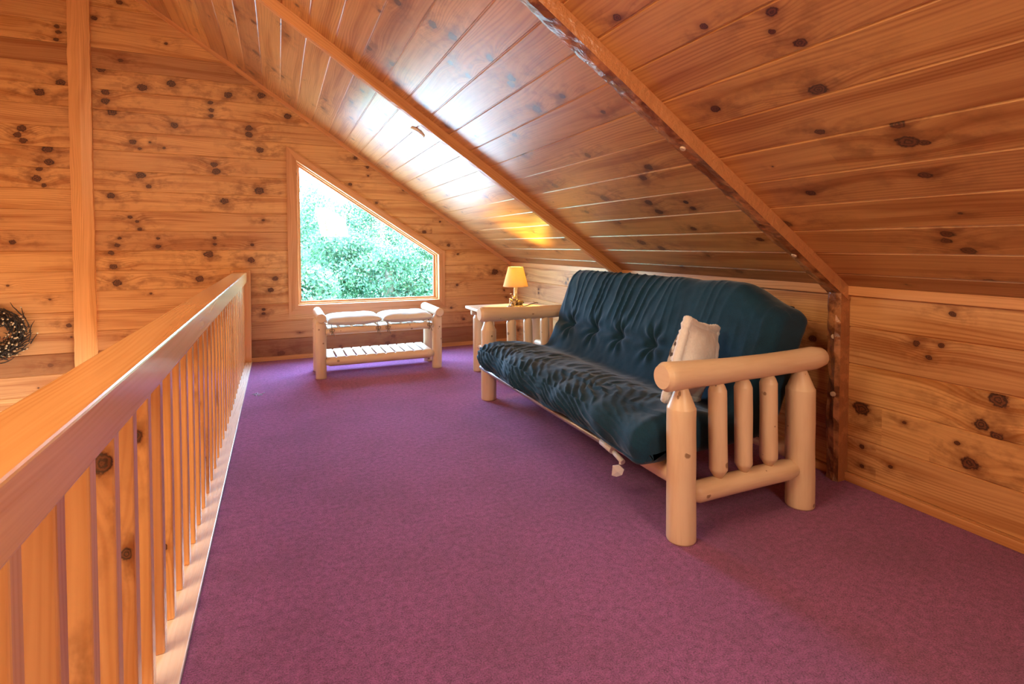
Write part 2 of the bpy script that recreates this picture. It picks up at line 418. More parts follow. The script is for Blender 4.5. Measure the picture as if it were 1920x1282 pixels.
    def build(s, name, mat, parent=None, org=None, bevel=0.0, seg=2, nrm=True):
        org = Vector(org) if org is not None else (Vector(parent['_o']) if parent is not None and '_o' in parent else Vector((0, 0, 0)))
        me = bpy.data.meshes.new(name)
        me.from_pydata([((Vector(p) - org) * S)[:] for p in s.v], [], s.f); me.update()
        uvl = me.uv_layers.new(name='UVMap'); fl = []
        for u in s.uv:
            for a in u: fl += a
        uvl.data.foreach_set('uv', fl)
        me.polygons.foreach_set('use_smooth', s.sm)
        at = me.attributes.new('bt', 'FLOAT_VECTOR', 'FACE'); at.data.foreach_set('vector', [c for b in s.bt for c in b])
        if any(k[0][2] > 0 for k in s.k):
            for i in range(3):
                at = me.attributes.new('k%d' % (i + 1), 'FLOAT_VECTOR', 'FACE'); at.data.foreach_set('vector', [c for k in s.k for c in k[i]])
        me.materials.append(mat)
        if nrm:
            bm = bmesh.new(); bm.from_mesh(me); bmesh.ops.recalc_face_normals(bm, faces=bm.faces); bm.to_mesh(me); bm.free()
        o = bpy.data.objects.new(name, me); COL.objects.link(o)
        if parent is not None: o.parent = parent
        else: o.location = org * S
        if bevel > 0:
            md = o.modifiers.new('bevel', 'BEVEL'); md.width = bevel * S; md.segments = seg; md.limit_method = 'ANGLE'; md.angle_limit = math.radians(40); md.harden_normals = False
        return o

def tag(o, label=None, cat=None, group=None, kind=None):
    if label: o['label'] = label
    if cat: o['category'] = cat
    if group: o['group'] = group
    if kind: o['kind'] = kind
    return o
ROOTS = []
def thing(name, org, label, cat, group=None):
    o = bpy.data.objects.new(name, None); COL.objects.link(o); o.empty_display_size = 0.1
    o.location = Vector(org) * S; o['_o'] = list(org); tag(o, label, cat, group); ROOTS.append(o); return o
def struct(o, label=None): return tag(o, label, 'structure' if label else None, kind='structure')
def dup(o, loc, rz=0.0, label=None, group=None):
    c = o.copy(); COL.objects.link(c); c.location = Vector(loc) * S; c.rotation_euler.z = rz
    if label: c['label'] = label
    if group: c['group'] = group
    def rec(a, b):
        for ch in list(a.children):
            d = ch.copy(); COL.objects.link(d); d.parent = b; rec(ch, d)
    rec(o, c); return c

# ---------------------------------------------------------------- boarded surfaces
def boards(bm, lay, org, eu, ev, en, vl, u0, u1, knots, g=0.0045, tones=None, extra=0.8, seed=1, joints=True):
    """tongue and groove boards laid along eu; every face carries its board tone and the knots near it"""
    R = random.Random(seed)
    org = Vector(org); eu = Vector(eu); ev = Vector(ev); en = Vector(en)
    uvl, bt, k1, k2, k3 = lay
    for bi, (va, vb) in enumerate(zip(vl[:-1], vl[1:])):
        ks = sorted([k for k in knots if va < k[1] <= vb])
        if extra:
            u = u0 + R.uniform(0, extra)
            while u < u1:
                kv = va + (vb - va) * R.uniform(0.15, 0.85); kr = R.choice((0.004, 0.006, 0.008, 0.011, 0.015))
                if all(abs(u - k[0]) > 0.42 for k in ks): ks.append((u, kv, kr))
                u += R.uniform(0.45, 1.0) * extra
            ks.sort()
        groups = []
        for k in ks:
            if groups and k[0] - groups[-1][-1][0] < 0.11 and len(groups[-1]) < 3: groups[-1].append(k)
            else: groups.append([k])
        tone = R.uniform(-1, 1); off = R.random(); dark = 0.0
        if R.random() < 0.07: dark = R.uniform(0.15, 0.35)
        if tones and bi in tones:
            if tones[bi] is not None: tone, dark = tones[bi]
        cuts = [u0]; cg = []
        if not groups: groups = [[(u0 - 9, va, 0.0)]]
        for a, b in zip(groups[:-1], groups[1:]): cuts.append((a[-1][0] + b[0][0]) / 2)
        cuts.append(u1)
        w = vb - va; c1 = 0.0016; c2 = 0.0052
        prof = [(va, -g), (va + c1, -g), (va + c2, 0), (vb - c2, 0), (vb - c1, -g), (vb, -g)]
        for (ua, ub), gr in zip(zip(cuts[:-1], cuts[1:]), groups):
            if ub - ua < 1e-4: continue
            kk = [(k[0] * S, k[1] * S, k[2] * S) for k in gr] + [(0, 0, 0)] * 3
            cols = [[bm.verts.new((org + eu * u + ev * v + en * d) * S) for v, d in prof] for u in (ua, ub)]
            for i in range(5):
                f = bm.faces.new((cols[0][i], cols[1][i], cols[1][i + 1], cols[0][i + 1]))
                for lp, (uu, vv) in zip(f.loops, ((ua, prof[i][0]), (ub, prof[i][0]), (ub, prof[i + 1][0]), (ua, prof[i + 1][0]))):
                    lp[uvl].uv = (uu * S, vv * S)
                f[bt] = Vector((tone, off, dark)); f[k1] = Vector(kk[0]); f[k2] = Vector(kk[1]); f[k3] = Vector(kk[2])
def bm_layers(bm):
    return (bm.loops.layers.uv.new('UVMap'), bm.faces.layers.float_vector.new('bt'), bm.faces.layers.float_vector.new('k1'),
            bm.faces.layers.float_vector.new('k2'), bm.faces.layers.float_vector.new('k3'))
def clip(bm, planes):
    for co, no in planes:
        bmesh.ops.bisect_plane(bm, geom=bm.verts[:] + bm.edges[:] + bm.faces[:], plane_co=Vector(co) * S, plane_no=Vector(no), clear_outer=True, dist=1e-6)
def bm_obj(bms, name, mat):
    me = bpy.data.meshes.new(name); out = bmesh.new()
    for b in bms: b.to_mesh(me); out.from_mesh(me); b.free()
    out.to_mesh(me); out.free(); me.materials.append(mat)
    o = bpy.data.objects.new(name, me); COL.objects.link(o); return o

M_ = 0.6635; XK = 2.21; ZK = 0.82; CL = math.sqrt(1 + M_ * M_); XR = -1.35
ZR = ZK + M_ * (XK - XR); YW = 5.0; YB = -1.6; ZL = -2.1; XL = 2 * XR - XK
def zc(x): return ZK + M_ * (XK - x) if x > XR else ZK + M_ * (x - XL)
CK= [(0.821, 0.808, 0.012), (0.849, 0.891, 0.0156), (0.854, 0.821, 0.0244), (0.874, 0.678, 0.0148), (0.913, 1.23, 0.0149), (0.918, 1.341, 0.0136), (0.919, 0.295, 0.0187), (0.929, 0.115, 0.015), (0.938, 0.39, 0.0175), (0.952, 1.291, 0.0089), (0.957, 0.351, 0.0145), (0.957, 1.072, 0.0226), (1.042, 0.922, 0.0123), (1.098, 1.39, 0.0114), (1.235, 0.651, 0.0145), (1.285, 1.113, 0.0147), (1.313, 1.543, 0.0126), (1.445, 0.477, 0.0207), (1.639, 0.371, 0.0153), (1.736, 1.262, 0.011), (1.813, 0.925, 0.0195), (1.821, 0.624, 0.0142), (1.822, 0.672, 0.0126), (1.854, 1.401, 0.0141), (1.912, 0.868, 0.0189), (1.971, 0.085, 0.018), (2.001, 1.705, 0.0131), (2.008, 1.7, 0.0173), (2.016, 1.582, 0.0206), (2.05, 0.697, 0.0204), (2.052, 0.619, 0.0207), (2.058, 1.56, 0.0183), (2.076, 1.404, 0.0248), (2.078, 1.863, 0.022), (2.091, 1.078, 0.0164), (2.112, 1.952, 0.022), (2.163, 2.108, 0.0175), (2.264, 1.706, 0.0158), (2.277, 1.798, 0.0157), (2.331, 0.771, 0.0242), (2.339, 2.159, 0.0094), (2.353, 0.299, 0.0218), (2.367, 0.1, 0.0163), (2.467, 0.357, 0.0265), (2.571, 1.208, 0.0133), (2.623, 0.935, 0.022), (2.732, 2.0, 0.018), (2.758, 2.137, 0.0219), (2.913, 1.734, 0.0182), (2.915, 1.922, 0.0208), (2.919, 2.531, 0.011), (2.953, 1.569, 0.0203), (3.335, 2.617, 0.0105), (3.402, 2.067, 0.0169), (3.5, 1.87, 0.0141), (3.515, 1.555, 0.0201), (3.618, 1.739, 0.0148), (3.62, 0.97, 0.0179), (3.624, 2.8, 0.0178), (3.624, 2.914, 0.0198), (3.745, 2.094, 0.0166), (3.848, 1.13, 0.0207), (3.894, 2.968, 0.0189), (4.039, 1.885, 0.0182), (4.096, 2.043, 0.0181), (4.112, 2.26, 0.0179), (4.201, 2.809, 0.0285), (4.29, 2.671, 0.0188), (4.296, 2.675, 0.018), (4.306, 2.6, 0.0163), (4.366, 2.256, 0.0189), (4.818, 2.868, 0.0267)]
EK= [(-1.776, 1.024, 0.017), (-1.732, 1.806, 0.0213), (-1.706, 1.857, 0.0256), (-1.7, 1.769, 0.0214), (-1.63, 1.496, 0.0259), (-1.612, 1.566, 0.0173), (-1.601, 2.132, 0.028), (-1.586, 1.446, 0.0152), (-1.562, 1.715, 0.0282), (-1.555, 1.621, 0.026), (-1.496, 2.534, 0.0152), (-1.489, 2.631, 0.0152), (-1.481, 2.59, 0.0152), (-1.475, 2.218, 0.0262), (-1.264, 2.73, 0.0177), (-1.224, 2.351, 0.0268), (-1.203, 2.11, 0.0247), (-1.202, 2.181, 0.0247), (-1.187, 0.942, 0.0181), (-1.183, 1.384, 0.0226), (-1.174, 0.835, 0.0227), (-1.162, 2.032, 0.0293), (-1.152, 0.707, 0.0273), (-1.149, 1.0, 0.0159), (-1.133, 1.055, 0.0114), (-1.101, 2.878, 0.018), (-1.061, 1.222, 0.0137), (-1.034, 1.811, 0.0206), (-1.017, 1.189, 0.0115), (-0.999, 1.127, 0.0138), (-0.989, 1.762, 0.0115), (-0.987, 1.552, 0.0276), (-0.965, 2.243, 0.0298), (-0.936, 1.467, 0.0162), (-0.92, 1.818, 0.0092), (-0.879, 0.993, 0.0163), (-0.878, 1.056, 0.0117), (-0.827, 1.779, 0.0093), (-0.77, 2.297, 0.028), (-0.755, 1.966, 0.0235), (-0.594, 0.724, 0.0264), (-0.527, 0.926, 0.029), (-0.498, 2.176, 0.0168), (-0.494, 2.067, 0.0168), (-0.493, 2.114, 0.0168), (-0.483, 1.061, 0.0121), (-0.481, 1.01, 0.0121), (-0.478, 1.668, 0.0217), (-0.464, 1.614, 0.0266), (-0.408, 1.37, 0.0268), (-0.368, 2.252, 0.0267), (-0.216, 1.937, 0.0247), (-0.215, 1.991, 0.0247), (-0.214, 0.874, 0.0248), (-0.205, 1.005, 0.0124), (-0.144, 1.466, 0.0324), (-0.133, 1.813, 0.0249), (-0.123, 0.413, 0.0126), (-0.122, 0.448, 0.0126), (-0.118, 2.276, 0.0273), (-0.063, 0.615, 0.0202), (-0.027, 0.712, 0.0202), (0.011, 0.056, 0.0255), (0.088, 2.119, 0.0253), (0.605, 1.558, 0.015), (0.654, 1.799, 0.0151), (0.76, 1.721, 0.0124), (0.766, 1.644, 0.0083), (0.934, 0.073, 0.0216), (0.988, 0.141, 0.0158), (1.091, 1.524, 0.0085), (1.292, 1.128, 0.0174), (1.45, 1.232, 0.0088), (1.624, 0.607, 0.0134), (1.691, 0.261, 0.0125), (2.029, 0.728, 0.0308)]
KK= [(0.94, 0.479, 0.0244), (0.942, 0.355, 0.0163), (0.987, 0.382, 0.02), (1.017, 0.234, 0.0237), (1.054, 0.294, 0.0078), (1.077, 0.754, 0.0104), (1.111, 0.633, 0.0097), (1.15, 0.583, 0.0099), (1.193, 0.628, 0.0119), (1.229, 0.313, 0.0065), (1.276, 0.122, 0.0077), (1.387, 0.082, 0.008), (1.388, 0.163, 0.009), (1.394, 0.323, 0.0301), (1.617, 0.577, 0.0164), (3.824, 0.718, 0.0125), (3.855, 0.685, 0.0126), (4.366, 0.558, 0.0105), (4.366, 0.593, 0.0105)]

# ================================================================ THE SETTING
# ---- ceiling, right slope: boards run along y, s counts metres up the slope from the knee wall
bm = bmesh.new(); lay = bm_layers(bm)
SL = (XK - XR) * CL
vl = [0.0] + [0.114 + 0.1564 * i for i in range(0, 27)]; vl = [v for v in vl if v < SL] + [SL]
tones = {0: (-0.6, 0.28), 1: (-0.2, 0.0), 2: (0.0, 0.0), 3: (0.15, 0.0), 4: (-0.1, 0.0), 5: (0.25, 0.0), 6: (0.1, 0), 7: (0.35, 0), 8: (0.05, 0), 9: (0.3, 0), 10: (0.0, 0)}
boards(bm, lay, (XK, 0, ZK), (0, 1, 0), (-1 / CL, 0, M_ / CL), (-M_ / CL, 0, -1 / CL), vl, YB, YW + 0.09, CK, tones=tones, seed=11, extra=0.9)
struct(bm_obj([bm], 'ceiling', PINE_CEIL), 'sloped knotty pine board ceiling over the loft')
bm = bmesh.new(); lay = bm_layers(bm)
vl2 = [0.1564 * i for i in range(0, 28)]; vl2 = [v for v in vl2 if v < SL] + [SL]
boards(bm, lay, (XL, 0, ZK), (0, 1, 0), (1 / CL, 0, M_ / CL), (M_ / CL, 0, -1 / CL), vl2, YB, YW + 0.09, [], seed=12, extra=1.2)
struct(bm_obj([bm], 'ceiling_far_slope', PINE_CEIL), 'opposite slope of the cathedral ceiling')
# roof skin above the boards keeps daylight out
mb = MB()
for sx in (1, -1):
    xe = XK + 0.3 if sx > 0 else XL - 0.3; ze = ZK - 0.3 * M_
    mb.quadp([(XR, YB - .3, ZR + .03), (XR, YW + .15, ZR + .03), (xe, YW + .15, ze + .03), (xe, YB - .3, ze + .03)])
    mb.quadp([(XR, YB - .3, ZR + .14), (XR, YW + .15, ZR + .14), (xe, YW + .15, ze + .14), (xe, YB - .3, ze + .14)])
struct(mb.build('trim_9', flat('roofing', (0.12, 0.11, 0.10), 0.8), nrm=False), 'roof deck above the ceiling boards')

# ---- gable wall with the trapezoid window
IN = [(0.155, 0.472), (1.436, 0.472), (1.432, 0.910), (0.150, 1.742)]   # opening
OUT = [(0.078, 0.394), (1.493, 0.394), (1.493, 0.938), (0.070, 1.864)]  # casing
GL = [(0.185, 0.500), (1.401, 0.500), (1.401, 0.901), (0.179, 1.692)]
roof = [((XK, 0, ZK), (M_, 0, 1)), ((XL, 0, ZK), (-M_, 0, 1))]
sl = Vector((IN[2][0] - IN[3][0], 0, IN[2][1] - IN[3][1])); nsl = Vector((-sl.z, 0, sl.x))      # outward normal of the raked head
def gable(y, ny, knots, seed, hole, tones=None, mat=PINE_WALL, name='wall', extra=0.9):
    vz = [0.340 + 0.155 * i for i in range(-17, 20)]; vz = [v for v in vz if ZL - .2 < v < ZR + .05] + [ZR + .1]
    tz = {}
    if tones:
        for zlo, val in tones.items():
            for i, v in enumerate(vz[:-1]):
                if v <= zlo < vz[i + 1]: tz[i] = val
    base = bmesh.new(); lay = bm_layers(base)
    boards(base, lay, (0, y, 0), (1, 0, 0), (0, 0, 1), (0, ny, 0), vz, XL - .02, XK + .02, knots, tones=tz, seed=seed, extra=extra)
    clip(base, roof)
    if not hole: return [base]
    x0 = IN[0][0]; x1 = IN[1][0]; zb = IN[0][1]
    A = base.copy(); clip(A, [((x0, 0, 0), (1, 0, 0))])
    B = base.copy(); clip(B, [((x1, 0, 0), (-1, 0, 0))])
    Cc = base.copy(); clip(Cc, [((x0, 0, 0), (-1, 0, 0)), ((x1, 0, 0), (1, 0, 0)), ((0, 0, zb), (0, 0, 1))])
    D = base.copy(); clip(D, [((x0, 0, 0), (-1, 0, 0)), ((x1, 0, 0), (1, 0, 0)), ((IN[3][0], 0, IN[3][1]), tuple(-nsl))])
    base.free(); return [A, B, Cc, D]
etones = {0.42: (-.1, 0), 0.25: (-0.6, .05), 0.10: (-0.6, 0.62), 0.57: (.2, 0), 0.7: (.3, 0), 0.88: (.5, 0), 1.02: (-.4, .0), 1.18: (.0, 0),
          1.33: (.4, 0), 1.5: (.3, 0), 1.65: (.1, 0), 1.8: (.4, 0), 1.95: (.1, 0), 2.1: (.5, 0), 2.27: (.3, 0), 2.42: (-.5, .25), 2.58: (.5, 0), 2.72: (.2, 0)}
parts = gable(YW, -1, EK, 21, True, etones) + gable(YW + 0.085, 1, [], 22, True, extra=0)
struct(bm_obj(parts, 'wall_far', PINE_WALL), 'gable wall of horizontal knotty pine boards')
parts = gable(YB, 1, [], 23, False)
struct(bm_obj(parts, 'wall_near', PINE_WALL), 'gable wall behind the viewpoint')
# ---- knee wall on the right
bm = bmesh.new(); lay = bm_layers(bm)
boards(bm, lay, (XK, 0, 0), (0, 1, 0), (0, 0, 1), (-1, 0, 0), [0.0, 0.034, 0.19, 0.345, 0.50, 0.655, 0.82], YB, YW, KK, seed=31,
       tones={1: (0.0, 0), 2: (0.5, 0), 3: (0.7, 0), 4: (-0.1, 0.06), 5: (0.3, 0)}, extra=0.9)
struct(bm_obj([bm], 'wall_right', PINE_WALL), 'low knee wall of pine boards under the slope')
# far side: wall and floor of the room below
mb = MB()
mb.box(XL - .05, XL, YB, YW, ZL, ZK); struct(mb.build('wall_left', PINE_WALL, org=(XL, 0, 0)), 'low wall on the far side of the open space')
mb = MB(); mb.box(XL, XK, YB, YW, ZL - .06, ZL); struct(mb.build('floor_below', PLASTER), 'floor of the room below the loft')
mb = MB(); mb.box(-0.215, XK, YB, YW, -0.03, 0.0); struct(mb.build('floor', CARPET), 'burgundy carpet of the loft')
mb = MB(); mb.box(-0.37, XK, YB, YW, -0.25, -0.031); struct(mb.build('floor_edge', PINE_TRIM), 'loft floor deck edge')
mb = MB()
mb.newbt(0.2); mb.box(-0.385, -0.216, YB, YW, -0.03, 0.012); struct(mb.build('trim_1', STRIP, bevel=0.002), 'pale pine edge board between carpet and railing')
# baseboards, cap and slope trim
mb = MB(); mb.newbt(0.3); mb.box(XK - 0.016, XK, YB, 1.45, 0.0, 0.034); mb.box(XK - 0.016, XK, 1.5, YW, 0.0, 0.034)
struct(mb.build('baseboard_right', PINE_TRIM, bevel=0.002))
mb = MB(); mb.newbt(0.2); mb.box(-0.22, XK - .016, YW - 0.014, YW, 0.0, 0.036); struct(mb.build('baseboard_far', PINE_TRIM, bevel=0.002))
mb = MB(); mb.newbt(0.6)
mb.quadp([(XK - .0, YB, .793), (XK - .014, YB, .793), (XK - .014, YB, .829), (XK, YB, .82)])
for a, b in (((XK, .791), (XK - .016, .791)), ((XK - .016, .791), (XK - .016, .8295))):
    mb.quadp([(a[0], YB, a[1]), (a[0], YW, a[1]), (b[0], YW, b[1]), (b[0], YB, b[1])])
struct(mb.build('trim_2', PINE_TRIM, nrm=False), 'pine cap strip where knee wall meets ceiling')
def slope_beam(mb, y0, y1, s0, s1, d0, d1, org_x=XK):
    """box following the ceiling slope: s along the slope, d down from the boards"""
    eu = Vector((-1 / CL, 0, M_ / CL)); en = Vector((-M_ / CL, 0, -1 / CL)); o = Vector((XK, 0, ZK))
    P = [o + eu * s + en * d + Vector((0, y, 0)) for s in (s0, s1) for y in (y0, y1) for d in (d0, d1)]
    b = len(mb.v); mb.v += [tuple(p) for p in P]
    for idx in ((0, 1, 3, 2), (4, 6, 7, 5), (0, 4, 5, 1), (2, 3, 7, 6), (0, 2, 6, 4), (1, 5, 7, 3)):
        ss = [P[i].dot(eu) for i in idx]; oo = [P[i].y + P[i].dot(en) for i in idx]
        mb.face([b + i for i in idx], list(zip(ss, oo)))
mb = MB(); mb.newbt(0.4); slope_beam(mb, YW - 0.020, YW, -0.0, SL, -0.002, 0.032)
struct(mb.build('trim_3', PINE_TRIM, bevel=0.002), 'raked pine trim where gable wall meets ceiling')

# ---- window
def fring(mb, A, yA, B, yB):
    n = len(A)
    for i in range(n):
        j = (i + 1) % n; mb.newbt(rnd.uniform(-.5, .7))
        mb.quadp([(A[i][0], yA, A[i][1]), (A[j][0], yA, A[j][1]), (B[j][0], yB, B[j][1]), (B[i][0], yB, B[i][1])])
def offp(P, d):
    n = len(P); out = []
    for i in range(n):
        p = Vector(P[i]); a = (p - Vector(P[i - 1])).normalized(); b = (Vector(P[(i + 1) % n]) - p).normalized()
        na = Vector((-a.y, a.x)); nb = Vector((-b.y, b.x)); m = (na + nb) / (1 + na.dot(nb)); out.append(tuple(p + m * d))
    return out
wroot = bpy.data.objects.new('window_1', None); COL.objects.link(wroot); wroot.location = Vector((0.79, YW, 0.472)) * S; wroot['_o'] = [0.79, YW, 0.472]
tag(wroot, 'trapezoid picture window in the gable wall, trees outside', 'window', kind='structure')
mb = MB(); fring(mb, OUT, YW, OUT, YW - .017); fring(mb, OUT, YW - .017, IN, YW - .017); fring(mb, IN, YW - .017, IN, YW); mb.build('window_casing', PINE_TRIM, wroot, nrm=False)
mb = MB(); fring(mb, IN, YW - .002, IN, YW + .095); mb.build('window_jamb', PINE_TRIM, wroot, nrm=False)
st1 = offp(IN, 0.010)
mb = MB(); fring(mb, IN, YW + .045, st1, YW + .045); fring(mb, st1, YW + .045, offp(IN, 0.012), YW + .07); fring(mb, offp(IN, 0.012), YW + .07, GL, YW + .074)
fring(mb, GL, YW + .074, GL, YW + .09); fring(mb, GL, YW + .09, OUT, YW + .09)
mb.build('window_frame', PINE_TRIM, wroot, nrm=False)
mb = MB(); gd = offp(GL, -0.004); mb.quadp([(p[0], YW + .080, p[1]) for p in gd]); mb.quadp([(p[0], YW + .083, p[1]) for p in gd]); mb.build('pane', GLASS, wroot, nrm=False)

# ---- wall column under the ridge, hewn rafters and the posts below them
def rough_bar(mb, path0, path1, prof, step=0.03, amp=0.006, seed=0.0, base=None, wane=None):
    """bar from path0 to path1; prof = closed polygon of offset vectors; edges wander like hewn timber"""
    p0 = Vector(path0); p1 = Vector(path1); L = (p1 - p0).length; n = max(2, int(L / step)); rings = []
    for i in range(n + 1):
        t = i / n; c = p0.lerp(p1, t); ring = []
        for j, (o, a) in enumerate(prof):
            o = Vector(o); k = nz(t * L * 5.5 + seed, j * 3.1 + seed, 0.3) * amp * a + nz(t * L * 24 + seed, j * 7.7, 1.3) * amp * 0.55 * a
            ring.append(c + o + o.normalized() * k)
        rings.append(ring)
    mb.ring_loft(rings, smooth=False)
mb = MB(); mb.newbt(1.0)
xc = -1.355
rough_bar(mb, (xc, YW - .012, ZL), (xc, YW - .012, ZR), [((-.068, .02, 0), 1), ((-.068, -.012, 0), 1), ((-.0, -.016, 0), .3), ((.068, -.012, 0), 1), ((.068, .02, 0), 1)], amp=0.006)
struct(mb.build('trim_4', PINE_TRIM, org=(xc, YW, 0)), 'pale pine ridge column on the gable wall')
EU = Vector((-1 / CL, 0, M_ / CL)); EN = Vector((-M_ / CL, 0, -1 / CL))
def rafter(y0, w, d, name, label, seed, wany, pegs):
    mb = MB(); mb.newbt(0.3)
    def P(dy, dn): return Vector((0, dy, 0)) + EN * dn
    c0 = Vector((XK, y0 + w / 2, ZK)) + EN * (d / 2) - EU * 0.02; c1 = c0 + EU * (SL + .0)
    h = d / 2 + .004; prof = [(P(-w / 2, -h), .15), (P(-w / 2, -h * .2), .3), (P(-w / 2, h), .8), (P(-w * .1, h * 1.03), wany), (P(w * .3, h * .96), wany), (P(w / 2, h * .8), wany), (P(w / 2, -h), .1)]
    rough_bar(mb, c0, c1, prof, amp=0.007, seed=seed)
    for i in range(len(mb.f)):
        if wany > 1 and i % 7 in (0, 1): mb.bt[i] = (0.3, .4, 1.0)
    o = mb.build(name, BARK if wany > 1 else PINE_TRIM, org=(XK, y0, ZK)); struct(o, label); o['_o'] = [XK, y0, ZK]
    for s_, dy in pegs:
        mp = MB(); c = Vector((XK, y0 + dy, ZK)) + EU * s_ + EN * (d - .004)
        mp.log(c, c + EN * .017, [(0, .0105), (.85, .0105), (1, .009)], n=14, wob=.0004); mp.build('peg', LOG_PALE, o)
    return o
rafter(1.446, .076, .045, 'trim_5', 'hewn rafter with pale pegs nearest the viewpoint', 3.0, 1.6, [(1.84, .028), (1.03, .030), (0.335, .030)])
rafter(3.045, .056, .050, 'trim_6', 'squared rafter between the near rafter and the gable wall', 8.0, 0.7, [])
# post below the near rafter
mb = MB(); mb.newbt(-.2)
rough_bar(mb, (XK - .028, 1.476, 0.0), (XK - .028, 1.476, 0.80), [((-.030, -.028, 0), .5), ((-.034, -.008, 0), 1.8), ((-.030, .020, 0), 1.8), ((-.026, .030, 0), 1.2), ((.028, .028, 0), .1), ((.028, -.028, 0), .2)], amp=0.008, seed=5.5)
for i in range(len(mb.f)):
    if i % 6 in (5, 4): mb.bt[i] = (0.3, .4, .55)
po = mb.build('trim_7', BARK, org=(XK, 1.476, 0)); struct(po, 'waney post with pegs against the knee wall'); po['_o'] = [XK, 1.476, 0]
for z in (.615, .370):
    mp = MB(); mp.log((XK - .058, 1.472, z), (XK - .071, 1.471, z), [(0, .0105), (.85, .0105), (1, .009)], n=14, wob=.0004); mp.build('peg', LOG_PALE, po)

# ================================================================ RAILING
rl = thing('railing', (-0.295, 2.5, 0.012), 'long pine loft railing with square balusters along the carpet edge', 'railing')
mb = MB(); mb.newbt(0.3); mb.box(-0.347, -0.243, -1.0, 4.932, 0.690, 0.777); mb.build('handrail', PINE_RAIL, rl, bevel=0.0065, seg=3)
mb = MB(); mb.newbt(-.5); mb.box(-0.368, -0.2165, 4.934, 4.998, 0.012, 0.792); mb.build('newel_post', PINE_RAIL, rl, bevel=0.003)
BK = {29: (.628, .017, -.280), 28: (.401, .011, -.276), 30: (.33, .010, -.28)}
y = 4.82; i = 0
while y > 0.12:
    mb = MB(); mb.newbt(rnd.uniform(-.7, .7)); 
    if i in BK or rnd.random() < .5:
        kz, kr, kx = BK.get(i, (rnd.uniform(.15, .65), rnd.uniform(.006, .013), -.283)); mb.kk = [((kz + .37) * S, (kx + .73) * S, kr * S), (0, 0, 0), (0, 0, 0)]
    mb.box(-0.303, -0.262, y, y + 0.034, 0.0125, 0.692)
    mb.build('baluster', PINE_RAIL, rl, bevel=0.0035); y -= 0.1285; i += 1

# ceiling cover disc
mb = MB(); c = Vector((0.833, 3.375, zc(0.833)))
ax = EN; e1 = EU; e2 = Vector((0, 1, 0)); rings = []
for r, d in ((.052, 0.0), (.052, .006), (.046, .011), (.030, .013), (.006, .014)):
    rings.append([c + ax * d + e1 * (r * math.cos(2 * math.pi * j / 36)) + e2 * (r * math.sin(2 * math.pi * j / 36)) for j in range(36)])
mb.ring_loft(rings)
tag(mb.build('ceiling_cover_plate', DISC, org=tuple(c)), 'small round white cover plate on the sloped ceiling beside the middle rafter', 'cover plate')

# ================================================================ FURNITURE
def post_prof(L, r, tip=0.045, neck=0.45):
    return [(0, r * .97), (0.006 / L, r), (1 - (tip + .003) / L, r), (1 - tip / L, r * .985), (1 - (tip - .004) / L, r * .93), (1 - .004 / L, r * (neck + .04)), (1, r * neck)]
def spin_prof(L, r):
    a = 0.034 / L; b = 0.003 / L
    return [(0, r * .35), (a - b, r * .93), (a, r * .985), (a + b * 2, r), (1 - a - b, r), (1 - a, r * .97), (1 - .55 * a, r * .80), (1, r * .45)]
def cut_prof(L, r0, r1, ch=0.006): return [(0, r0 - ch), (ch / L, r0), (1 - ch / L, r1), (1, r1 - ch)]

# ---- futon
fu = thing('futon', (1.55, 2.27, 0), 'log framed futon sofa with dark navy mattress against the knee wall', 'futon')
def arm(y, near):
    def lg(name, p0, p1, prof, **k):
        mb = MB(); mb.log(p0, p1, prof, **k); return mb.build(name, LOG, fu)
    lg('post', (1.243, y, 0), (1.240, y, 0.520), post_prof(.52, .049, .066, .42), n=28)
    lg('post', (1.828, y, 0), (1.822, y, 0.525), post_prof(.52, .052, .070, .40), n=28)
    z0, z1 = (0.564, 0.565) if near else (0.556, 0.553)
    x0, x1 = (1.155, 1.945) if near else (1.175, 1.93)
    o = lg('armrest', (x0, y, z0), (x1, y, z1), [(0, .0395), (.004, .0405), (.016, .0465), (.022, .0495), (.45, .042), (.93, .043), (.985, .036), (1, .026)], n=32, bow=(0, 0, -.006))
    o['label'] = 'thick peeled log armrest nearest the viewpoint' if near else 'log armrest beside the side table'
    lg('rail', (1.285, y, .150), (1.80, y, .150), [(0, .026), (.05, .036), (.9, .038), (1, .03)], n=24)
    for x in (1.401, 1.523, 1.650):
        lg('spindle', (x + .008, y, 0.178), (x, y, 0.528), spin_prof(.35, .0315), n=20, wob=.002)
arm(1.38, True); arm(3.168, False)
mb = MB(); mb.log((1.265, 1.41, .197), (1.265, 3.14, .197), cut_prof(1.7, .036, .036), n=20); mb.build('stretcher', LOG, fu)
mb = MB(); mb.log((1.83, 1.42, .20), (1.83, 3.13, .20), cut_prof(1.7, .036, .036), n=16); mb.build('stretcher', LOG, fu)
mb = MB(); mb.tube([(1.203, 1.80, .198), (1.200, 2.5, .201), (1.200, 3.02, .203), (1.205, 3.215, .203)], .0125, n=12)
mb.build('front_tube', METAL, fu)
mb = MB(); mb.tube([(1.218, 1.86, .236), (1.216, 3.10, .238)], .005, n=8)
for y in (1.9, 2.3, 2.7, 3.1): mb.tube([(1.21, y, .226), (1.78, y, .226)], .009, n=8)
mb.tube([(1.79, 1.52, .226), (1.79, 3.06, .226)], .012, n=8)
for y in (1.55, 2.3, 3.03): mb.tube([(1.78, y, .24), (1.99, y, .74)], .010, n=8)
mb.tube([(1.93, 1.52, .58), (1.93, 3.06, .58)], .010, n=8)
mb.build('sprung_frame', DARKMETAL, fu)
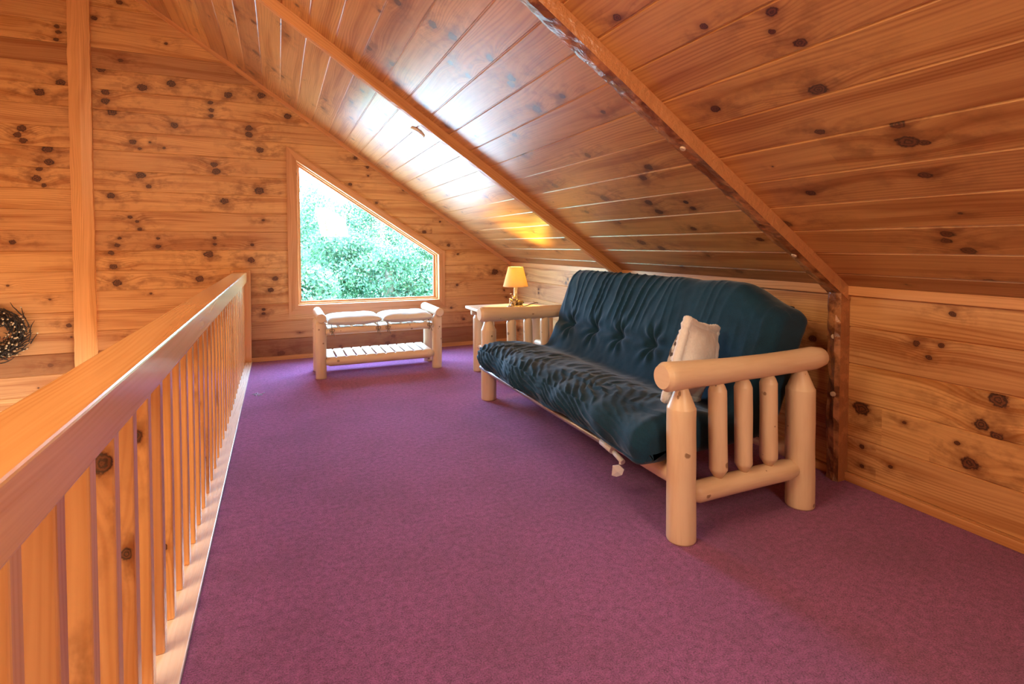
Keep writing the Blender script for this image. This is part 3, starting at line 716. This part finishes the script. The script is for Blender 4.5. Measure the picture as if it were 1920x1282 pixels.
# strap and tag hanging from the tube end
tg = MB(); tg.tube([(1.203, 1.80, .1975), (1.203, 1.725, .187)], .0150, n=10); o = tg.build('tube_cap', TAGWHITE, fu)
tg = MB(); tg.tube([(1.203, 1.715, .184), (1.203, 1.655, .166)], .0105, n=10)
tg.quadp([(1.2, 1.678, .168), (1.206, 1.668, .168), (1.206, 1.668, .150), (1.2, 1.678, .150)])
b = [(1.196, 1.672, .150), (1.186, 1.700, .138), (1.190, 1.712, .094), (1.198, 1.690, .096), (1.206, 1.665, .112), (1.208, 1.655, .136)]
cx = Vector(np.mean(b, axis=0))
for i in range(6):
    j = (i + 1) % 6; off = Vector((-.004, -.004, 0))
    tg.quadp([b[i], b[j], tuple(cx + off)]); tg.quadp([tuple(Vector(b[i]) + Vector((.003, .003, 0))), tuple(Vector(b[j]) + Vector((.003, .003, 0))), tuple(cx - off)])
    tg.quadp([b[i], b[j], tuple(Vector(b[j]) + Vector((.003, .003, 0))), tuple(Vector(b[i]) + Vector((.003, .003, 0)))])
o = tg.build('strap_tag', TAGWHITE, fu, nrm=False); o['label'] = 'white strap and tag hanging at the near front corner'

def catmull(P, m, closed=True):
    P = np.array(P, float); n = len(P); out = []
    for i in range(n if closed else n - 1):
        if closed: a, b, c, d = P[i - 1], P[i], P[(i + 1) % n], P[(i + 2) % n]
        else: a, b, c, d = P[max(i - 1, 0)], P[i], P[i + 1], P[min(i + 2, n - 1)]
        for k in range(m):
            t = k / m; out.append(.5 * ((2 * b) + (-a + c) * t + (2 * a - 5 * b + 4 * c - d) * t * t + (-a + 3 * b - 3 * c + d) * t ** 3))
    return np.array(out)
def smst(x, a, b):
    t = min(1, max(0, (x - a) / (b - a))); return t * t * (3 - 2 * t)
def mattress():
    sec = catmull([(1.175, .238), (1.135, .262), (1.118, .315), (1.145, .372), (1.24, .398), (1.42, .386), (1.575, .355), (1.628, .400), (1.678, .520),
                   (1.735, .665), (1.778, .775), (1.820, .828), (1.885, .835), (1.955, .800), (1.975, .735), (1.925, .58), (1.865, .43), (1.80, .30), (1.70, .243), (1.45, .236)], 14)
    n = len(sec); Y0, Y1 = 1.445, 3.085; ny = 300; rr = .055
    ys = []
    for i in range(10): ys.append(Y0 + rr * (1 - math.cos(math.pi / 2 * i / 10)))
    ys += list(np.linspace(Y0 + rr, Y1 - rr, ny)); 
    for i in range(9, -1, -1): ys.append(Y1 - rr * (1 - math.cos(math.pi / 2 * i / 10)))
    tang = np.roll(sec, -1, 0) - np.roll(sec, 1, 0); nrm = np.stack([tang[:, 1], -tang[:, 0]], 1); nrm /= np.linalg.norm(nrm, axis=1)[:, None]
    c = sec.mean(0)
    area = sum(sec[i][0] * sec[(i + 1) % n][1] - sec[(i + 1) % n][0] * sec[i][1] for i in range(n))
    if area < 0: nrm = -nrm
    TF = [(y, .515) for y in (2.87, 2.61, 2.36, 2.09, 1.80)]
    rings = []
    for y in ys:
        d0 = min(y - Y0, Y1 - y); ins = 0
        if d0 < rr: ins = rr * (1 - math.sqrt(max(0, 1 - (1 - d0 / rr) ** 2))) * .92
        ring = []
        for (x, z), (nx, nz_) in zip(sec, nrm):
            dsp = 0.0
            # gathered seat edge
            if x < 1.62 and z > .245 and nx < .8:
                wf = smst(x, 1.56, 1.28) * smst(z, .243, .275)
                arc = (1.5 - x) if z > .36 else (1.5 - x) + (.37 - z) * 1.0
                sl_ = 1.1 * arc * arc * 2.2
                ph = (y + sl_) * 96 + 7.0 * nz(y * 5, arc * 4.5, .5) + 3 * nz(y * 17, arc * 8)
                rg = (1 - abs(math.sin(ph * .5))) ** 1.6
                amp = .0175 * (0.55 + .9 * nz(y * 6 + 9, arc * 3)) * smst(y, 1.5, 1.85)
                dsp += wf * (rg * max(amp, .0015) - .003)
                dsp += wf * .010 * nz(y * 9, arc * 5, 3.3)
            # sagging bumps of the front lip
            if x < 1.25: dsp += .018 * nz(y * 4.2 + 1.7, z * 9, 7.7)
            # back cushion: folds and tufts
            if nx < -.15 and z > .37 and x > 1.6:
                up = smst(z, .52, .64); wy = .35 + .65 * smst(y, 1.9, 2.4)
                ph = y * 100 + 7 * nz(y * 6, z * 3, 2.2) + (z - .5) * 10
                dsp += up * wy * (.0075 * (1 - abs(math.sin(ph * .5))) ** 2 * (1 + nz(y * 7, z * 2)) )
                dsp -= .014 * math.exp(-((z - .515) / .022) ** 2)
                for ty, tz in TF:
                    dy, dz = y - ty, z - tz; q = dy * dy + dz * dz
                    if q < .04:
                        th = math.atan2(dz, dy)
                        dsp -= .030 * math.exp(-q / .0012)
                        dsp += .0075 * math.cos(7 * th + ty * 3) * math.exp(-((math.sqrt(q) - .06) / .045) ** 2)
            dsp += .006 * nz(y * 7, x * 7, z * 7) + .0022 * nz(y * 24, x * 24, z * 24)
            zz = z
            # slumped top corner at the near end
            if z > .55: zz -= (z - .55) / .28 * .085 * smst(y, 1.70, 1.46) + (z - .55) / .28 * .012 * smst(y, 2.98, 3.07)
            k = dsp - ins
            # narrow in the collar
            ring.append((x + nx * k, y, zz + nz_ * k))
        rings.append(ring)
    return rings
mb = MB(); mb.ring_loft(mattress()); mt = mb.build('mattress', NAVY, fu, nrm=True)
# piping seams round both ends of the mattress
def seam(yy, inset):
    R_ = mattress.__wrapped__ if False else None
seamsec = catmull([(1.145, .30), (1.24, .318), (1.45, .31), (1.62, .31), (1.70, .36), (1.76, .50), (1.83, .68), (1.875, .765)], 8, closed=False)
mb = MB(); mb.tube([(x, 1.4445 + .004, z - (.085 * max(0, z - .55) / .28)) for x, z in seamsec], .0028, n=6); mb.build('piping', NAVY, mt)
for ty in (2.87, 2.61, 2.36, 2.09, 1.80):
    mb = MB(); mb.blob((1.702, ty, .513), .006, .006, .006, n=8, m=6); mb.build('tuft_button', NAVY, mt)

# ---- throw pillow with fleece back
pl = thing('throw_pillow', (1.47, 1.545, 0.39), 'white fleece backed throw pillow with brown patterned front leaning inside the near armrest', 'pillow')
R = Matrix.Rotation(math.radians(24), 3, 'Y') @ Matrix.Rotation(math.radians(26), 3, 'Z') @ Matrix.Rotation(math.radians(-9), 3, 'Y')
PC = Vector((1.480, 1.588, .545))
def pil(a, b, side):
    # rounded-square outline with pointed ears
    sx = .172 * (1 - .16 * (1 - a * a) * 0 - .10 * (1 - b * b) * 0); 
    x = a * .170 * (1 - .07 * (1 - b * b) * abs(a)) * (1 - .05 * a * a * b * b); z = b * .158 * (1 - .13 * (1 - a * a) * abs(b)) * (1 - .04 * a * a * b * b)
    t = .074 * (max(0, 1 - a * a) ** .55) * (max(0, 1 - b * b) ** .55)
    t += (.007 * nz(a * 2.2 + side, b * 2.2, 4) + .003 * nz(a * 6, b * 6, side)) * min(1, (1 - a * a) * (1 - b * b) * 6)
    # soft folds
    t -= .010 * math.exp(-((a - .25 - .3 * b) / .09) ** 2) * (1 - b * b) * (1 - a * a) * (1 if side < 0 else 0)
    return PC + R @ Vector((x, side * t, z))
for side, nm, mt_ in ((-1, 'fleece_back', FLEECE), (1, 'patterned_front', PATTERN)):
    mb = MB(); N = 44
    g_ = [[pil(-1 + 2 * i / N, -1 + 2 * j / N, side) for j in range(N + 1)] for i in range(N + 1)]
    b0 = len(mb.v)
    for r_ in g_: mb.v += [tuple(p) for p in r_]
    for i in range(N):
        for j in range(N):
            a = b0 + i * (N + 1) + j; q = (a, a + N + 1, a + N + 2, a + 1)
            if side > 0: q = q[::-1]
            mb.face(q, [(i / N, j / N)] * 4, True)
    mb.build(nm, mt_, pl, nrm=False)
mb = MB(); pts = []
for k in range(120):
    t = k / 120 * 4; s_ = int(t); f = -1 + 2 * (t - s_)
    a, b = ((f, -1), (1, f), (-f, 1), (-1, -f))[s_]
    pts.append(pil(a, b, -1))
pts.append(pts[0]); pts.append(pts[1])
mb.tube(pts, [.0185 + .006 * nz(i * .9, 2.2) + .002 * nz(i * 2.7, 5) for i in range(len(pts))], n=10)
mb.build('fleece_trim', FLEECE, pl)

# ---- side table
tb = thing('side_table', (1.69, 3.80, 0), 'small log side table in the corner beyond the futon', 'table')
TZ = .515
mb = MB(); mb.newbt(.8); mb.box(1.372, 1.985, 3.56, 4.02, TZ - .022, TZ); mb.build('tabletop', PINE_PALE, tb, bevel=.004)
for x in (1.452, 1.955):
    for y in (3.70, 3.93):
        mb = MB(); mb.log((x, y, 0), (x, y, .470), post_prof(.47, .042, .045, .4), n=24); mb.build('leg', LOG, tb)
for y in (3.70, 3.93):
    mb = MB(); mb.log((1.392, y, .470), (1.98, y, .470), cut_prof(.6, .0225, .0225, .004), n=16); mb.build('apron_log', LOG, tb)
for x in (1.452, 1.955):
    mb = MB(); mb.log((x, 3.72, .20), (x, 3.91, .20), cut_prof(.2, .024, .024, .004), n=14); mb.build('rail', LOG, tb)

# ---- table lamp
LX, LY = 1.690, 3.735
lp = thing('table_lamp', (LX, LY, TZ), 'small lit table lamp with bear figure base on the side table', 'lamp')
mb = MB(); mb.lathe((LX, LY, TZ), [(.048, 0), (.056, .003), (.057, .012), (.050, .016), (.046, .018)], n=32, sx=1.25, sy=.85); mb.build('base', RESIN, lp)
mb = MB(); mb.log((LX + .004, LY + .012, TZ + .015), (LX + .006, LY + .012, TZ + .190), [(0, .017), (.3, .015), (1, .014)], n=16, wob=.003); mb.build('stem', BIRCH, lp)
mb = MB()
mb.blob((LX + .030, LY - .008, TZ + .034), .028, .021, .024, nzamp=.15); mb.blob((LX + .053, LY - .010, TZ + .040), .012, .012, .012)
mb.blob((LX + .062, LY - .014, TZ + .037), .006, .005, .005)
for dx in (.014, .040): mb.blob((LX + dx, LY - .022, TZ + .022), .009, .008, .011)
mb.blob((LX + .05, LY - .004, TZ + .051), .004, .003, .004); mb.blob((LX + .057, LY - .012, TZ + .051), .004, .003, .004)
mb.build('bear_figure', RESIN_DARK, lp)
mb = MB()
mb.blob((LX - .020, LY - .012, TZ + .040), .022, .019, .028, nzamp=.15); mb.blob((LX - .022, LY - .016, TZ + .078), .0155, .014, .014)
mb.blob((LX - .030, LY - .026, TZ + .075), .007, .008, .006); mb.blob((LX - .032, LY - .012, TZ + .091), .005, .004, .005); mb.blob((LX - .012, LY - .012, TZ + .091), .005, .004, .005)
mb.tube([(LX - .032, LY - .016, TZ + .055), (LX - .052, LY - .024, TZ + .056), (LX - .056, LY - .026, TZ + .066)], [.009, .007, .006], n=8)
mb.tube([(LX - .008, LY - .018, TZ + .055), (LX + .008, LY - .022, TZ + .066)], [.009, .006], n=8)
mb.tube([(LX - .030, LY - .022, TZ + .022), (LX - .056, LY - .026, TZ + .026)], [.011, .008], n=8)
mb.build('bear_figure', RESIN, lp)
mb = MB()
mb.tube([(LX - .056, LY - .01, TZ + .016), (LX - .050, LY - .012, TZ + .075)], .005, n=8); mb.tube([(LX - .060, LY - .012, TZ + .072), (LX - .020, LY - .03, TZ + .052)], .004, n=8)
mb.build('twig', BIRCH, lp)
mb = MB()
n = 40; zb, zt = TZ + .165, TZ + .318; rb, rt = .0985, .058
outer = []; 
for m_ in range(9):
    t = m_ / 8; r = rb + (rt - rb) * t; outer.append([(LX + r * math.cos(2 * math.pi * j / n), LY + r * math.sin(2 * math.pi * j / n), zb + (zt - zb) * t) for j in range(n)])
inner = []
for m_ in range(8, -1, -1):
    t = m_ / 8; r = rb + (rt - rb) * t - .0022; inner.append([(LX + r * math.cos(2 * math.pi * j / n), LY + r * math.sin(2 * math.pi * j / n), zb + (zt - zb) * t) for j in range(n)])
mb.ring_loft(outer + inner + [outer[0]], caps=False); sh = mb.build('lamp_shade', SHADE, lp, nrm=False)
for r, z in ((rb, zb), (rt, zt)):
    mb = MB(); mb.tube([(LX + r * math.cos(2 * math.pi * j / 40), LY + r * math.sin(2 * math.pi * j / 40), z) for j in range(42)], .0022, n=6); mb.build('shade_rim', SHADE, sh)
for k in range(14):
    mb = MB(); th = 2 * math.pi * (k + .3) / 14; r = rb - (rb - rt) * .12 + .0012
    mb.blob((LX + r * math.cos(th), LY + r * math.sin(th), zb + (zt - zb) * .12), .0018, .0052, .0042, n=8, m=6, rot=Matrix.Rotation(th, 3, 'Z')); mb.build('shade_stud', CORD, sh)
mb = MB(); mb.blob((LX, LY, TZ + .235), .016, .016, .022); mb.build('bulb', BULB, lp)
mb = MB(); pts = [(LX + .05, LY + .02, TZ + .005), (LX + .12, LY + .05, TZ + .004), (LX + .20, LY + .14, TZ + .004), (LX + .288, LY + .20, TZ + .004), (LX + .305, LY + .21, TZ - .02), (LX + .315, LY + .20, TZ - .12), (LX + .36, LY + .16, TZ - .19), (LX + .40, LY + .1, TZ - .30), (LX + .42, LY + .1, TZ - .42)]
mb.tube([tuple(p) for p in catmull(pts, 6, closed=False)], .0032, n=6); mb.build('cord', CORD, lp)
lb = lamp('table_lamp_light', 'POINT', (LX, LY, TZ + .262), 36.0, (1.0, 0.70, 0.11), size=.02)

# ---- log bench with two tied cushions
bn = thing('log_bench', (0.735, 4.30, 0), 'peeled log bench with slatted lower shelf under the window', 'bench')
for x in (.284, 1.181):
    for y in (4.178, 4.455):
        mb = MB(); mb.log((x, y, 0), (x, y, .440), post_prof(.44, .0400, .030, .55), n=24); mb.build('leg', LOG_PALE, bn)
    mb = MB(); mb.log((x, 4.085, .462), (x, 4.575, .462), cut_prof(.5, .0335, .0335, .005), n=24); mb.build('arm_log', LOG_PALE, bn)
    mb = MB(); mb.log((x, 4.21, .338), (x, 4.43, .338), cut_prof(.2, .022, .022, .004), n=14); mb.build('side_rail', LOG_PALE, bn)
for y in (4.165, 4.468):
    mb = MB(); mb.log((.318, y, .352), (1.147, y, .352), [(0, .018), (.05, .026), (.95, .026), (1, .018)], n=18); mb.build('seat_rail', LOG_PALE, bn)
    mb = MB(); mb.log((.318, y, .122), (1.147, y, .122), [(0, .022), (.04, .034), (.96, .034), (1, .022)], n=18); mb.build('shelf_rail', LOG_PALE, bn)
mb = MB()
for k in range(8): x = .34 + k * .099; mb.newbt(); mb.box(x, x + .075, 4.185, 4.45, .350, .362)
mb.build('seat_slats', PINE_PALE, bn, bevel=.002)
for k in range(11):
    x = .325 + k * .0742; mb = MB(); mb.newbt(rnd.uniform(.3, 1)); mb.box(x, x + .0610, 4.150, 4.485, .150, .160); mb.build('shelf_slat', PINE_PALE, bn, bevel=.002)
def cushion(x0, x1, name_label, group):
    t = thing('seat_cushion', ((x0 + x1) / 2, 4.32, .380), name_label, 'cushion', group)
    cx, cy, hx, hy = (x0 + x1) / 2, 4.312, (x1 - x0) / 2, .165
    mb = MB(); N = 36
    def P(a, b, sd):
        x = cx + a * hx * (1 - .05 * (1 - b * b) * abs(a) ** 3); y = cy + b * hy * (1 - .05 * (1 - a * a) * abs(b) ** 3)
        e = (max(0, 1 - a ** 4) * max(0, 1 - b ** 4)) ** .42
        tf = sum(math.exp(-(((a - p) * hx) ** 2 + ((b - q) * hy) ** 2) / .0022) for p, q in ((-.33, 0), (.33, 0)))
        t_ = .043 * e * (1 - .50 * tf) + .005 * nz(a * 2 + x0 * 9, b * 2) * e
        return (x, y, .4165 + (t_ * 1.15 if sd > 0 else -t_ * .82) + .006 * (a * a))
    for sd in (1, -1):
        b0 = len(mb.v)
        for i in range(N + 1):
            for j in range(N + 1): mb.v.append(P(-1 + 2 * i / N, -1 + 2 * j / N, sd))
        for i in range(N):
            for j in range(N):
                q = (b0 + i * (N + 1) + j, b0 + (i + 1) * (N + 1) + j, b0 + (i + 1) * (N + 1) + j + 1, b0 + i * (N + 1) + j + 1)
                mb.face(q if sd > 0 else q[::-1], [(i / N, j / N)] * 4, True)
    mb.build('pad', GREYPAD, t, nrm=False)
    for xx in (x0 + .035, x1 - .035):
        tm = MB(); y = 4.137
        tm.tube([(xx, 4.17, .398), (xx, y, .386), (xx, y - .003, .352), (xx, y + .003, .325)], .0035, n=6)
        tm.tube([(xx, y - .002, .372), (xx + .020, y - .008, .368), (xx + .012, y - .008, .350), (xx, y - .003, .356)], .003, n=6)
        tm.tube([(xx, y - .002, .372), (xx - .016, y - .006, .368), (xx - .014, y - .006, .352), (xx, y - .003, .356)], .003, n=6)
        tm.tube([(xx, y - .004, .358), (xx + .016, y - .006, .325), (xx + .021, y - .006, .312)], .003, n=6)
        tm.build('tie', TIE, t)
    return t
cushion(.325, .735, 'left pale grey tie-on cushion on the log bench', 'bench cushions')
cushion(.740, 1.142, 'right pale grey tie-on cushion on the log bench', 'bench cushions')

# ---- wreath on the gable wall, cut by the left edge of the view
WX, WZ = -1.868, .352
wr_ = thing('wreath', (WX, YW - .03, WZ), 'dark dried twig wreath with small pale berries on the gable wall', 'wreath')
tw = MB(); be = MB(); R_ = random.Random(5)
for k in range(640):
    th = R_.uniform(0, 2 * math.pi); r = R_.gauss(.122, .030); t2 = th + R_.uniform(.25, .6); r2 = r + R_.uniform(-.02, .065)
    y0 = YW - .02 - R_.uniform(0, .055); pts = []
    for m_ in range(5):
        q = m_ / 4; a = th + (t2 - th) * q; rr = r + (r2 - r) * q * q
        pts.append((WX + rr * math.cos(a), y0 - .02 * q * R_.random(), WZ + rr * math.sin(a)))
    tw.tube(pts, [.0042, .004, .0034, .0026, .0014], n=4)
    if k % 3 == 0:
        p = pts[R_.choice((2, 3, 4))]; p = (p[0], p[1] - .008, p[2]); be.blob(p, .0062, .0062, .0062, n=7, m=5)
tw.build('twig_ring', flat('dried_twigs', (0.035, 0.022, 0.016), 0.8), wr_)
tag(be.build('berries', flat('pale_berries', (0.62, 0.50, 0.34), 0.6), wr_), kind='stuff')

# ---- scrap on the carpet by the edge board
mb = MB(); R_ = random.Random(2)
for k in range(7):
    a = R_.uniform(0, 3.1); x = -.135 + R_.uniform(-.03, .03); y = 3.88 + R_.uniform(-.03, .03)
    mb.tube([(x, y, .002), (x + .018 * math.cos(a), y + .018 * math.sin(a), .006), (x + .03 * math.cos(a + .6), y + .03 * math.sin(a + .6), .002)], .002, n=5)
tag(mb.build('lint_scrap', flat('lint', (0.55, 0.60, 0.70), 0.9), org=(-.135, 3.88, 0)), 'tiny pale lint scrap lying on the carpet beside the edge board', 'lint')

# ================================================================ OUTSIDE
mb = MB(); mb.quadp([(-60, YW + .2, -2.45), (60, YW + .2, -2.45), (60, 160, -1.6), (-60, 160, -1.6)]); struct(mb.build('ground_outside', GRASS, nrm=False), 'sunlit lawn and meadow outside')
mb = MB(); mb.quadp([(-4.5, YW + .13, -.30), (2.6, YW + .13, -.30), (2.6, YW + 2.4, -.75), (-4.5, YW + 2.4, -.75)])
mb.quadp([(-4.5, YW + .13, -.36), (2.6, YW + .13, -.36), (2.6, YW + 2.4, -.81), (-4.5, YW + 2.4, -.81)])
struct(mb.build('sun_bounce_sheet', BOUNCE_WHITE, nrm=False), 'unseen pale sheet added below the gable window to bounce sunlight inside')  # added out of view, throws sunlight up through the window
mb = MB(); mb.quadp([(-14, YW + .25, -2.40), (9, YW + .25, -2.40), (9, 19.5, -2.36), (-14, 19.5, -2.36)]); struct(mb.build('ground_bounce_sheet', BOUNCE_PALE, nrm=False), 'unseen pale ground sheet added beside the house to brighten the ceiling glare')  # added out of view, gives the ceiling gloss something bright to reflect
def tree(c, rx, ry, rz, nleaf, lsz, mat, label, seed, name='tree', clumps=26):
    R_ = random.Random(seed); t = thing(name, (c[0], c[1], -2.4), label, 'tree' if name == 'tree' else 'shrub', 'trees outside the window' if name == 'tree' else 'shrubs outside the window')
    mb = MB(); cl = []
    for k in range(clumps):
        while True:
            q = Vector((R_.uniform(-1, 1), R_.uniform(-1, 1), R_.uniform(-1, 1)))
            if .45 < q.length < 1: break
        cl.append((Vector((q.x * rx, q.y * ry, q.z * rz)), R_.uniform(.28, .5)))
    for k in range(nleaf):
        p, r = cl[R_.randrange(clumps)]
        q = Vector((R_.gauss(0, 1), R_.gauss(0, 1), R_.gauss(0, 1))).normalized()
        rr = r * R_.uniform(.75, 1.05)
        P = Vector(c) + p + Vector((q.x * rx, q.y * min(rx, ry), q.z * rz)) * rr
        u = Vector((R_.gauss(0, 1), R_.gauss(0, 1), R_.gauss(0, 1))).normalized(); w = u.cross(q).normalized()
        l = lsz * R_.uniform(.7, 1.3); u = (u + q * .3) * l; w = w * l * .5
        mb.cur = (R_.uniform(-1, 1), R_.random(), 0)
        mb.quadp([P - u, P + w + q * l * .12, P + u, P - w + q * l * .12], [(0, 0)] * 4)
    mb.build('foliage', mat, t, nrm=False)
    mb = MB(); mb.tube([(c[0], c[1], -2.45), (c[0] + .1, c[1], c[2] - rz * .2), (c[0], c[1], c[2] + rz * .6)], [.16 * rx / 2 + .05, .1 * rx / 2 + .04, .03], n=8)
    for k in range(7):
        p = cl[k][0]; mb.tube([(c[0], c[1], c[2] - rz * .3), (c[0] + p.x * .8, c[1] + p.y * .8, c[2] + p.z * .8)], [.05, .02], n=6)
    mb.build('trunk', TRUNK, t); return t
def btree(c, rx, ry, rz, n, l, mat, label, seed, k, clumps=26):
    tree((c[0] * k, c[1] * k, 1 + (c[2] - 1) * k), rx * k, ry * k, rz * k, n, l * k, mat, label, seed, clumps=clumps)
btree((2.9, 15.5, .30), 2.1, 1.2, 1.05, 22000, .050, LEAF_B, 'large rounded bush filling the lower right of the window view', 1, 1.6, clumps=34)
btree((0.25, 12.4, .10), .95, .9, .8, 12000, .050, LEAF_B, 'bush at the lower left of the window view', 2, 1.6)
btree((0.9, 27.0, 1.6), 1.7, 1.6, 2.1, 12000, .075, LEAF_A, 'tall pale tree at the left side of the window view', 3, 1.45)
btree((4.9, 31.0, 1.5), 2.6, 1.6, 2.2, 15000, .080, LEAF_A, 'darker tree rising behind the bush at the centre of the window view', 4, 1.45)
btree((8.6, 27.0, .6), 2.5, 2.0, 1.9, 10000, .075, LEAF_A, 'tree seen at the right side of the window view', 5, 1.45)
